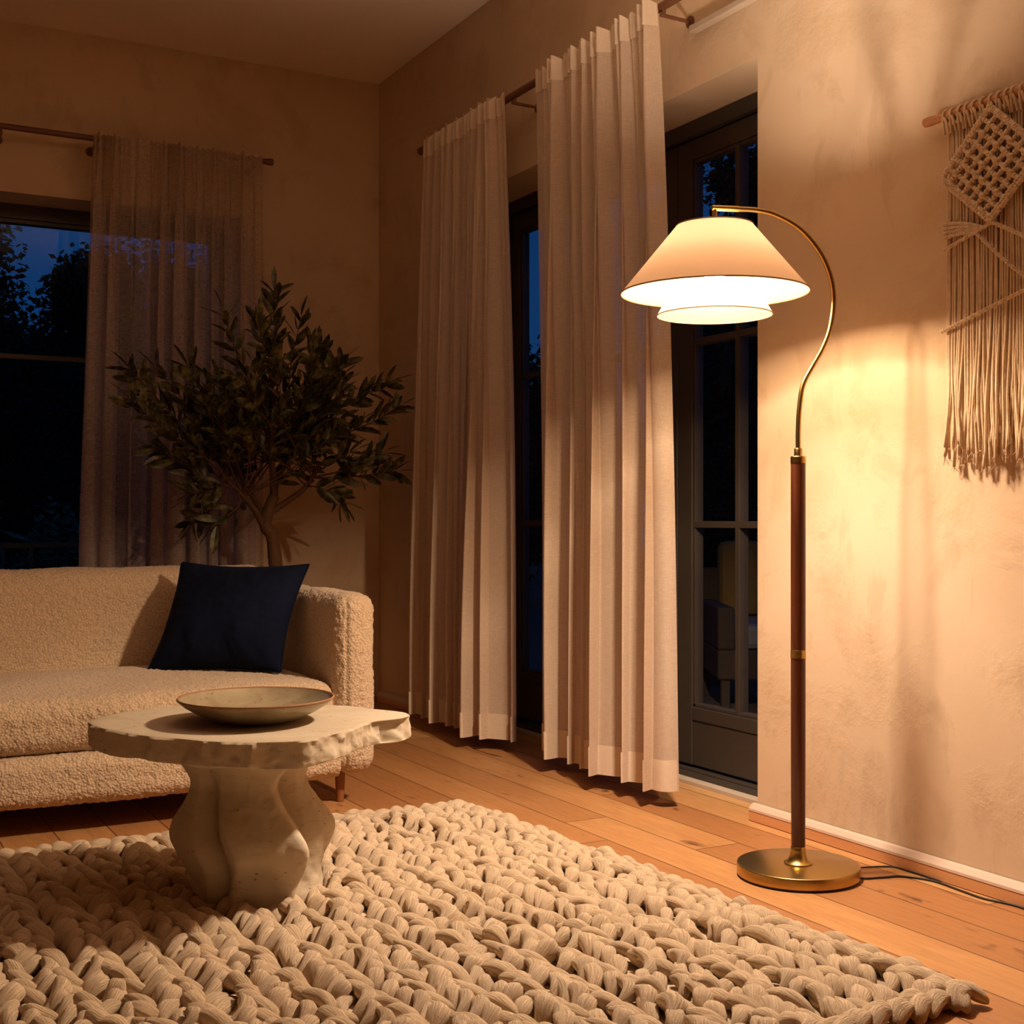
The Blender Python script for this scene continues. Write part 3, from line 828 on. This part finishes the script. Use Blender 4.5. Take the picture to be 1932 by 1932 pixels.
    cable([(-.200, -3.345, .006), (-.165, -3.362, .003), (-.118, -3.376, .003), (-.075, -3.390, .003), (-.040, -3.452, .003), (-.045, -3.545, .003), (-.048, -3.61, .003),
           (-.030, -3.68, .003), (-.034, -3.80, .003), (-.03, -4.2, .003)], .0026)
    # light of the bulb
    L = bpy.data.lights.new('lamp_bulb_light', 'POINT'); L.energy = 144; L.color = (1., .765, .57); L.shadow_soft_size = .045
    L.use_nodes = True; lt = L.node_tree; lt.nodes.clear()
    fo = nd(lt, 'ShaderNodeLightFalloff', {'Strength': 1., 'Smooth': 0.}).outputs['Linear']
    lt.links.new(nd(lt, 'ShaderNodeEmission', {'Color': (1, 1, 1, 1), 'Strength': fo}).outputs[0], nd(lt, 'ShaderNodeOutputLight').inputs[0])
    lo = bpy.data.objects.new('lamp_bulb_light', L); lo.location = c + Vector((0, 0, 1.460)); link(lo, root)
    lo.visible_camera = True
lamp()

# ------------------------------------------------------------------ macrame wall hanging
def macrame():
    y0 = -3.482; Wd = .552; X = -.026
    root = empty('wall_hanging', (X, y0 - Wd / 2, 1.78)); tag(root, 'knotted cotton macrame hanging on a wooden dowel on the right wall', 'wall hanging')
    O = Vector((X, y0 - Wd / 2, 1.78)); rs = random.Random(4)
    def P(s, z, x=0.): return Vector((x, Wd / 2 - s, z - 1.78))
    mb = MB(); mb.tube(bez([P(-.062, 1.789, -.004), P(.1, 1.786, -.003), P(.3, 1.788, -.004), P(Wd + .06, 1.786, -.004)], 30),
                       [.0105 + .0012 * math.sin(k * 1.7) for k in range(30)], 16)
    smooth_by_angle(mb.build('dowel', M['dowel'], root), 60)
    mb = MB(); n = 26
    for k in range(n):       # lark's head loops
        s = .006 + (Wd - .012) * k / (n - 1) + rs.uniform(-.003, .003)
        ring = [P(s, 1.787 + .0125 * math.cos(a), -.004 + .0125 * math.sin(a)) for a in np.linspace(0, 2 * PI, 13)]
        mb.tube(ring, .0031, 6, False)
        for d in (-.005, .005):
            mb.tube([P(s + d * .6, 1.782, -.015), P(s + d, 1.770, -.010), P(s + d * 1.4, 1.745, -.004)], .0030, 6)
    mb.build('mounting_knot', M['cord'], root, smooth=True)
    mb = MB(); n = 148
    for k in range(n):       # hanging strands
        s = Wd * (k + .5) / n; back = (k % 2) * .006
        ztop = 1.765; zb = .985 + rs.uniform(-.022, .030) + .008 * math.sin(s * 40)
        a1, a2, ph = rs.uniform(-.004, .004), rs.uniform(-.013, .013), rs.uniform(0, 6.3)
        m = 22; pts = []
        for i in range(m):
            t = i / (m - 1); z = ztop + (zb - ztop) * t; lo = max(0, (t - .55) / .45)
            pts.append(P(s + .0015 * math.sin(9 * t + ph) + a1 * t + a2 * lo ** 2 + .0045 * lo * math.sin(16 * t + ph),
                         z, .004 + back - .013 * lo * abs(math.sin(ph)) + .003 * math.sin(7 * t + ph) * (.3 + lo)))
        mb.tube(pts, [.0028 + .0007 * max(0, (i / (m - 1) - .9)) * 10 for i in range(m)], 6)
        if rs.random() < .8:     # frayed ends
            for q in range(3):
                d = rs.uniform(-.012, .012); e = pts[-1]
                mb.tube([pts[-3], pts[-1], e + Vector((rs.uniform(-.008, .004), d, -rs.uniform(.004, .022)))], [.0016, .0014, .0006], 4)
    mb.build('fringe', M['cord'], root, smooth=True)
    def rope(mb, a, b, r, x=-.008, sag=0., n=None):
        """a knotted bar: a row of small wrapped knots from a to b"""
        a = Vector((a[0], a[1])); b = Vector((b[0], b[1])); L = (b - a).length; n = n or max(3, int(L / (r * 1.7)))
        pts = []; rad = []
        for i in range(n * 4 + 1):
            t = i / (n * 4); p = a.lerp(b, t); pts.append(P(p.x, p.y + sag * math.sin(PI * t), x + .0012 * math.sin(i * 2.1)))
            rad.append(r * (.80 + .28 * abs(math.sin(PI * t * n))))
        mb.tube(pts, rad, 8)
    for d in range(2):
        c = .138 + .276 * d; hw, up, dn = .136, .125, .118; zc = 1.643
        mb = MB()
        m = 7
        A = Vector((c - hw, zc)); B = Vector((c, zc + up)); C_ = Vector((c + hw, zc)); Dn = Vector((c, zc - dn))
        for k in range(1, m):
            t = k / m
            rope(mb, A.lerp(Dn, t), B.lerp(C_, t), .0060, -.009 - .003 * (k % 2)); rope(mb, A.lerp(B, t), Dn.lerp(C_, t), .0060, -.012 + .003 * (k % 2))
        for i in range(1, m):
            for k in range(1, m):
                if (i + k) % 2 == 0:
                    q = A.lerp(Dn, i / m).lerp(B.lerp(C_, i / m), k / m)
                    mb.tube([P(q.x - .007, q.y + .002, -.014), P(q.x, q.y, -.020), P(q.x + .007, q.y - .002, -.014)], [.0045, .0075, .0045], 8)
        mb.build('diamond_lattice', M['cord'], root, smooth=True)
        mb = MB()
        for o in (0, .011):
            for p, q in ((A, Dn), (Dn, C_), (A, B), (B, C_)):
                rope(mb, (p.x, p.y - o * (1 if p is A and q is Dn or p is Dn else -.6)), (q.x, q.y - o * (1 if q is Dn or p is Dn else -.6)), .0056, -.013)
        mb.build('diamond_border', M['cord'], root, smooth=True)
    mb = MB()
    for o in (0, .010, .020, .030): rope(mb, (.0, 1.535 - o * 1.1), (.118 - o * .6, 1.505 - o * .3), .0045, -.010, .006)
    rope(mb, (.0, 1.475), (.138, 1.512), .0042, -.010)
    mb.build('knot_fan', M['cord'], root, smooth=True)
    mb = MB()
    rope(mb, (.138, 1.515), (.276, 1.44), .0046, -.011); rope(mb, (.100, 1.495), (.276, 1.345), .0042, -.011, -.008)
    rope(mb, (.276, 1.44), (.414, 1.515), .0046, -.011); rope(mb, (.276, 1.345), (.452, 1.495), .0042, -.011, -.008)
    mb.build('diagonal_cord', M['cord'], root, smooth=True)
    mb = MB(); rope(mb, (-.006, 1.286), (.276, 1.360), .0044, -.012); rope(mb, (.276, 1.360), (Wd + .006, 1.286), .0044, -.012)
    mb.build('lower_chevron', M['cord'], root, smooth=True)
macrame()

# ------------------------------------------------------------------ olive tree behind the sofa
def leaf_geo(mb, base, d, up, L, w, fold=.25):
    d = d.normalized(); s = d.cross(up)
    if s.length < 1e-3: s = d.cross(Vector((1, 0, 0)))
    s.normalize(); nrm = s.cross(d)
    V = [base]; prof = [(.16, .62), (.45, 1.), (.80, .74)]
    for t, q in prof:
        c = base + d * (L * t) - nrm * (L * .10 * t * t)
        V += [c + s * (w * q) + nrm * (w * fold * q), c, c - s * (w * q) + nrm * (w * fold * q)]
    V.append(base + d * L - nrm * (L * .10))
    F = [(0, 2, 1), (0, 3, 2), (1, 2, 5, 4), (2, 3, 6, 5), (4, 5, 8, 7), (5, 6, 9, 8), (7, 8, 10), (8, 9, 10)]
    mb.add([tuple(p) for p in V], F)

def olive():
    rs = random.Random(23); B = Vector((-.700, -.60, 0))
    root = empty('olive_tree', B); tag(root, 'bushy potted olive tree standing behind the sofa near the corner', 'tree')
    W = lambda p: Vector(p) - B
    mb = MB(); mb.lathe([(0, .003), (.11, .003), (.125, .012), (.150, .18), (.158, .29), (.165, .30), (.165, .325), (.150, .325), (.146, .285), (0, .285)], 48)
    smooth_by_angle(fix_normals(mb.build('pot', M['pot'], root)))
    mb = MB(); mb.lathe([(.146, .288), (.08, .296), (.0, .298)], 32); mb.build('soil', M['soil'], root, smooth=True)
    wood_ = MB(); fol = MB()
    fork = W((-.742, -.60, .835))
    trunk = [W((-.66, -.60, .27)), W((-.675, -.605, .45)), W((-.695, -.60, .64)), W((-.713, -.60, .78)), fork, W((-.705, -.60, .945))]
    tk = bez(trunk, 24); wood_.tube(tk, [.030 - .007 * k / 23 + .0015 * math.sin(k * 1.3) for k in range(24)], 14)
    def bough(pts, r0, r1, n=16):
        q = bez(pts, n); wood_.tube(q, [r0 + (r1 - r0) * k / (n - 1) for k in range(n)], 8); return q
    def twig(pts, r0, nleaf, start=.3, Lf=.098):
        q = bough(pts, r0, .0012, 18)
        ph = rs.uniform(0, PI)
        for k in range(nleaf):
            t = start + (1 - start) * (k + .3) / nleaf; i = min(int(t * 17), 16); p = q[i].lerp(q[i + 1], t * 17 - i)
            d = (q[i + 1] - q[i]).normalized(); s = d.cross(Vector((0, .35, 1))).normalized(); u2 = s.cross(d)
            a = ph + (k % 2) * PI / 2
            for sg in (-1, 1):
                side = (s * math.cos(a) + u2 * math.sin(a)) * sg
                g = d * rs.uniform(.55, .9) + side * rs.uniform(.55, .85) + Vector((rs.uniform(-.2, .2), rs.uniform(-.2, .2), rs.uniform(-.1, .25)))
                leaf_geo(fol, p, g, Vector((rs.uniform(-.9, .7), rs.uniform(-1.1, .5), rs.uniform(-.2, 1.))), Lf * rs.uniform(.75, 1.2), Lf * rs.uniform(.135, .17))
        leaf_geo(fol, q[-1], q[-1] - q[-3], Vector((0, 0, 1)), Lf, Lf * .12)
        return q
    # main forks
    f1 = bough([fork - Vector((0, 0, .02)), W((-.80, -.62, .90)), W((-.865, -.63, .965)), W((-.93, -.62, 1.03))], .015, .007)
    f2 = bough([fork, W((-.765, -.57, .915)), W((-.81, -.55, .985)), W((-.85, -.53, 1.10))], .014, .007)
    f3 = bough([tk[-1], W((-.715, -.62, 1.03)), W((-.73, -.63, 1.15)), W((-.70, -.60, 1.36))], .018, .007)
    f4 = bough([tk[-4], W((-.645, -.64, .935)), W((-.590, -.66, .985)), W((-.52, -.64, 1.08))], .014, .007)
    f5 = bough([tk[-1], W((-.67, -.55, 1.02)), W((-.61, -.52, 1.12)), W((-.55, -.50, 1.25))], .013, .006)
    tips = [((-.705, .0, 1.776), f3, 14), ((-.928, -.05, 1.665), f3, 12), ((-.573, .05, 1.686), f3, 12), ((-.539, -.08, 1.541), f5, 9), ((-.380, .06, 1.516), f5, 13),
            ((-.189, .0, 1.431), f5, 13), ((-.182, -.08, 1.326), f5, 13), ((-.143, .05, 1.056), f4, 15), ((-.461, -.12, .915), f4, 9), ((-1.271, .03, 1.433), f2, 15),
            ((-1.285, -.06, 1.305), f1, 15), ((-1.191, .0, 1.125), f1, 13), ((-1.082, -.08, .949), f1, 10), ((-1.039, .04, .815), f1, 7), ((-.974, -.10, .821), f1, 6),
            ((-1.160, .1, 1.451), f2, 10), ((-1.082, -.10, 1.440), f2, 10), ((-.80, -.12, 1.62), f3, 10), ((-.66, .12, 1.60), f3, 10), ((-.25, -.05, 1.13), f4, 11)]
    for (x, dy, z), src, nl in tips:
        t = W((x, -.6 + dy, z)); k = rs.choice([8, 10, 12, 14]); a = src[k]
        m1 = a.lerp(t, .35) + Vector((rs.uniform(-.03, .03), dy * .3, rs.uniform(-.02, .035))); m2 = a.lerp(t, .7) + Vector((rs.uniform(-.025, .025), dy * .2, rs.uniform(-.02, .02)))
        twig([a, m1, m2, t], .0042, nl, .28)
    # inner twigs fill the crown
    srcs = [f1, f2, f3, f4, f5, f2, f3, f5]
    for k in range(70):
        src = rs.choice(srcs); a = src[rs.randint(7, 15)]
        th = rs.uniform(0, 2 * PI); el = rs.uniform(-.25, 1.)
        c = W((-.73, -.60, 1.18)); R = rs.uniform(.55, 1.) 
        t = c + Vector((math.cos(th) * .40 * R, math.sin(th) * .26 * R, (el * .45 - .04) * (1 - .25 * abs(math.cos(th))) * R))
        if (t - a).length < .12: t = a + (t - a).normalized() * .16
        m1 = a.lerp(t, .4) + Vector((rs.uniform(-.05, .05), rs.uniform(-.04, .04), rs.uniform(-.02, .05)))
        twig([a, m1, a.lerp(t, .75) + Vector((rs.uniform(-.03, .03), rs.uniform(-.03, .03), 0)), t], .0032, rs.randint(4, 7), .25, .092)
    wood_.build('trunk', M['bark'], root, smooth=True)
    fol.build('foliage', M['leaf'], root, smooth=False)
olive()

# ------------------------------------------------------------------ the garden at night
mb = MB()
mb.box(TH, 9, -9, 9, -.16, -.06); mb.box(-9, TH, TH, 9, -.16, -.06)
tag(mb.build('ground_terrace', M['deck']), kind='structure')
mb = MB(); mb.box(-30, 40, 9, 45, -.9, -.5); mb.box(9, 45, -30, 9, -.9, -.5)
tag(mb.build('ground_garden', M['soil']), kind='structure')

def railing(x0, x1, y):
    root = empty('terrace_railing', (x0, y, -.06)); tag(root, 'dark metal railing on the terrace outside the back window', 'railing')
    mb = MB(); mb.box(0, x1 - x0, -.02, .02, .74, .77); mb.build('handrail', M['iron'], root)
    mb = MB(); mb.box(0, x1 - x0, -.012, .012, .08, .10); mb.build('bottom_rail', M['iron'], root)
    n = int((x1 - x0) / .62)
    for k in range(n + 1):
        x = (x1 - x0) * k / n
        mb = MB(); mb.box(x - .012, x + .012, -.012, .012, 0, .74); mb.build('post', M['iron'], root)
railing(-4.6, .2, 2.6)

def kite(mb, p, d, up, L, w):
    d = d.normalized(); s_ = d.cross(up)
    if s_.length < 1e-3: s_ = d.cross(Vector((1, 0, 0)))
    s_.normalize(); m = p + d * (L * .45)
    mb.add([tuple(p), tuple(m + s_ * w), tuple(p + d * L), tuple(m - s_ * w)], [(0, 1, 2, 3)])

def garden_tree(name, base, h, crown, n, label, cat, group, seed, leafL=.078, mat='nleaf'):
    """crown: list of (dx, dy, z, r) leaf clusters"""
    rs = random.Random(seed); root = empty(name, base); tag(root, label, cat, group)
    mb = MB(); fol = MB()
    tops = []
    mb.tube(bez([(0, 0, 0), (.04, .02, h * .3), (-.03, .0, h * .6)], 10), [.13 * h / 5 * (1 - .05 * k) for k in range(10)], 8)
    for (dx, dy, z, r) in crown:
        mb.tube(bez([(-.02, 0, h * .42), (dx * .5, dy * .5, (h * .45 + z) / 2), (dx, dy, z)], 8), [.045 * h / 5 * (1 - .1 * k) for k in range(8)], 6)
        for k in range(n):
            v = Vector((rs.gauss(0, 1), rs.gauss(0, 1), rs.gauss(0, .85))).normalized() * (r * rs.uniform(.35, 1.) ** .6 * (1 + .25 * math.sin(5 * rs.random() + k)))
            p = Vector((dx, dy, z)) + v
            kite(fol, p, Vector((rs.gauss(0, 1), rs.gauss(0, 1), rs.gauss(-.3, .7))), Vector((rs.gauss(0, .6), rs.gauss(0, .6), 1)), leafL * rs.uniform(.7, 1.25), leafL * .36)
    mb.build('trunk', M['nbark'], root, smooth=True); fol.build('foliage', M[mat], root)
    return root
GT = 'dark garden trees outside'
def crown(rs, n, R, z0, z1, r0, r1):
    return [(rs.uniform(-R, R), rs.uniform(-R, R), rs.uniform(z0, z1), rs.uniform(r0, r1)) for _ in range(n)]
c0 = random.Random(2)
trees = [  # x, y, height, crown radius, z low, z high, cluster radius, label
    (-1.66, 7.5, 4.2, .66, .8, 3.55, 'dark broad tree outside the back window at the left edge of the photo'),
    (.72, 8.0, 4.4, .66, .6, 3.65, 'dark tall tree outside the back window beside the sheer curtain'),
    (-.50, 11.0, 3.4, .9, .4, 3.25, 'dark low tree between two taller trees outside the back window'),
    (4.1, 6.4, 3.0, .55, .3, 2.45, 'dark tree outside seen in the narrow gap between the linen curtains'),
    (6.1, 4.9, 5.0, .88, .8, 4.75, 'dark leafy tree outside seen through the glazed door beside the lamp'),
]
for i, (x, y, h, R, z0, z1, lab) in enumerate(trees):
    garden_tree('garden_tree', (x, y, -.07 if y < 9 and x < 9 else -.5), h, crown(c0, 20, R, z0, z1, .36, .56), 1400, lab, 'tree', GT, 40 + i)
def hedge(p0, p1, h, lab, seed):
    rs = random.Random(seed); o = Vector((p0[0], p0[1], -.5)); d = Vector((p1[0] - p0[0], p1[1] - p0[1], 0)); root = empty('garden_hedge', o); tag(root, lab, 'hedge', 'dark hedges at the end of the garden')
    u = d.normalized(); s_ = Vector((-u.y, u.x, 0)); mb = MB(); L_ = d.length
    V = [u * a + s_ * b + Vector((0, 0, c)) for a in (.1, L_ - .1) for b in (-.32, .32) for c in (0, h - .25)]
    mb.add([tuple(v) for v in V], [(0, 1, 3, 2), (4, 6, 7, 5), (0, 4, 5, 1), (2, 3, 7, 6), (0, 2, 6, 4), (1, 5, 7, 3)]); mb.build('dark_core', M['nbark'], root)  # solid dark box added inside the leaves to black out the low sky
    fol = MB()
    for k in range(14000):
        p = u * rs.uniform(0, L_) + s_ * rs.choice([-1, 1, 0]) * rs.uniform(.2, .5); p.z = h * rs.random() ** .8 if abs(p.dot(s_)) > .15 else h - .2
        p.z += .18 * math.sin(p.dot(u) * 2.3) + rs.uniform(-.1, .25)
        kite(fol, p, Vector((rs.gauss(0, 1), rs.gauss(0, 1), rs.gauss(.2, .7))), Vector((rs.gauss(0, .6), rs.gauss(0, .6), 1)), .17 * rs.uniform(.7, 1.2), .065)
    fol.build('foliage', M['nleaf'], root)
hedge((-7, 13.2), (8, 13.2), 4.0, 'long dark hedge far behind the trees outside the back window', 71)
hedge((10.8, 12.5), (10.8, -2), 4.3, 'long dark hedge far behind the trees outside the glazed doors', 72)
garden_tree('garden_shrub', (-.80, 3.7, -.06), 1.0, crown(c0, 6, .22, .35, .86, .16, .24), 150, 'pale leafed shrub behind the terrace railing beside the sheer curtain', 'shrub', None, 60, .06, 'sleaf')
garden_tree('garden_shrub', (-1.62, 3.3, -.06), .9, crown(c0, 5, .18, .45, .95, .16, .26), 60, 'long leafed shrub behind the railing at the left edge of the photo', 'shrub', None, 61, .22, 'sleaf')

def patio_table(x, y):
    root = empty('patio_table', (x, y, -.06)); tag(root, 'low pale outdoor table on the terrace beyond the glazed door', 'table')
    mb = MB(); mb.box(-.42, .42, -.42, .42, .46, .50); mb.build('tabletop', M['patio'], root, bevel=.004)
    for sx in (-.36, .36):
        for sy in (-.36, .36):
            mb = MB(); mb.box(sx - .025, sx + .025, sy - .025, sy + .025, 0, .46); mb.build('leg', M['wicker'], root)
patio_table(2.35, .40)
def patio_chair(x, y, rz):
    root = empty('patio_armchair', (x, y, -.06)); root.rotation_euler = (0, 0, rz)
    tag(root, 'outdoor wicker armchair with a mustard back cushion beyond the glazed door', 'armchair')
    mb = MB(); mb.box(-.40, .40, -.36, .36, .16, .30); mb.box(-.40, .40, .28, .36, .30, .66); mb.box(-.40, -.32, -.36, .28, .30, .50); mb.box(.32, .40, -.36, .28, .30, .50)
    mb.build('frame', M['wicker'], root, bevel=.01)
    mb = MB(); mb.box(-.31, .31, -.36, .27, .30, .42); mb.build('seat_cushion', M['patio'], root, bevel=.03)
    mb = MB(); mb.box(-.31, .31, .12, .27, .425, .80); mb.build('back_cushion', M['mustard'], root, bevel=.04)
    for sx in (-.36, .36):
        for sy in (-.32, .32):
            mb = MB(); mb.box(sx - .02, sx + .02, sy - .02, sy + .02, 0, .16); mb.build('leg', M['wicker'], root)
patio_chair(1.90, -.66, -.5)

# ------------------------------------------------------------------ sky, camera, colour management
w = bpy.data.worlds.new('night_sky'); SC.world = w; w.use_nodes = True
nt = w.node_tree; nt.nodes.clear()
tc = nd(nt, 'ShaderNodeTexCoord').outputs['Generated']
z = nd(nt, 'ShaderNodeSeparateXYZ', {0: tc}).outputs[2]
c = ramp(nt, z, [(0., (.004, .040, .135)), (.3, (.002, .026, .10)), (1., (.001, .012, .05))])
bg = nd(nt, 'ShaderNodeBackground', {'Color': c, 'Strength': 1.05}).outputs[0]
nt.links.new(bg, nd(nt, 'ShaderNodeOutputWorld').inputs['Surface'])

cam = bpy.data.cameras.new('camera'); cam.sensor_width = 36; cam.lens = 36 * 2457 / 1932
cam.shift_y = 14 / 1932; cam.clip_start = .05
co = bpy.data.objects.new('camera', cam); co.location = (-2.3615, -5.666, .85)
co.rotation_euler = (PI / 2, 0, -math.radians(28.463)); link(co); SC.camera = co

vs = SC.view_settings
vs.view_transform = 'Standard'; vs.look = 'None'; vs.gamma = 1; vs.exposure = 0.; vs.use_curve_mapping = False
SC.cycles.max_bounces = 12; SC.cycles.diffuse_bounces = 7; SC.cycles.transparent_max_bounces = 24
SC.cycles.transmission_bounces = 8; SC.cycles.sample_clamp_indirect = 6.; SC.cycles.caustics_reflective = False
SC.cycles.use_denoising = True
SC.cycles.use_adaptive_sampling = True; SC.cycles.adaptive_threshold = .02
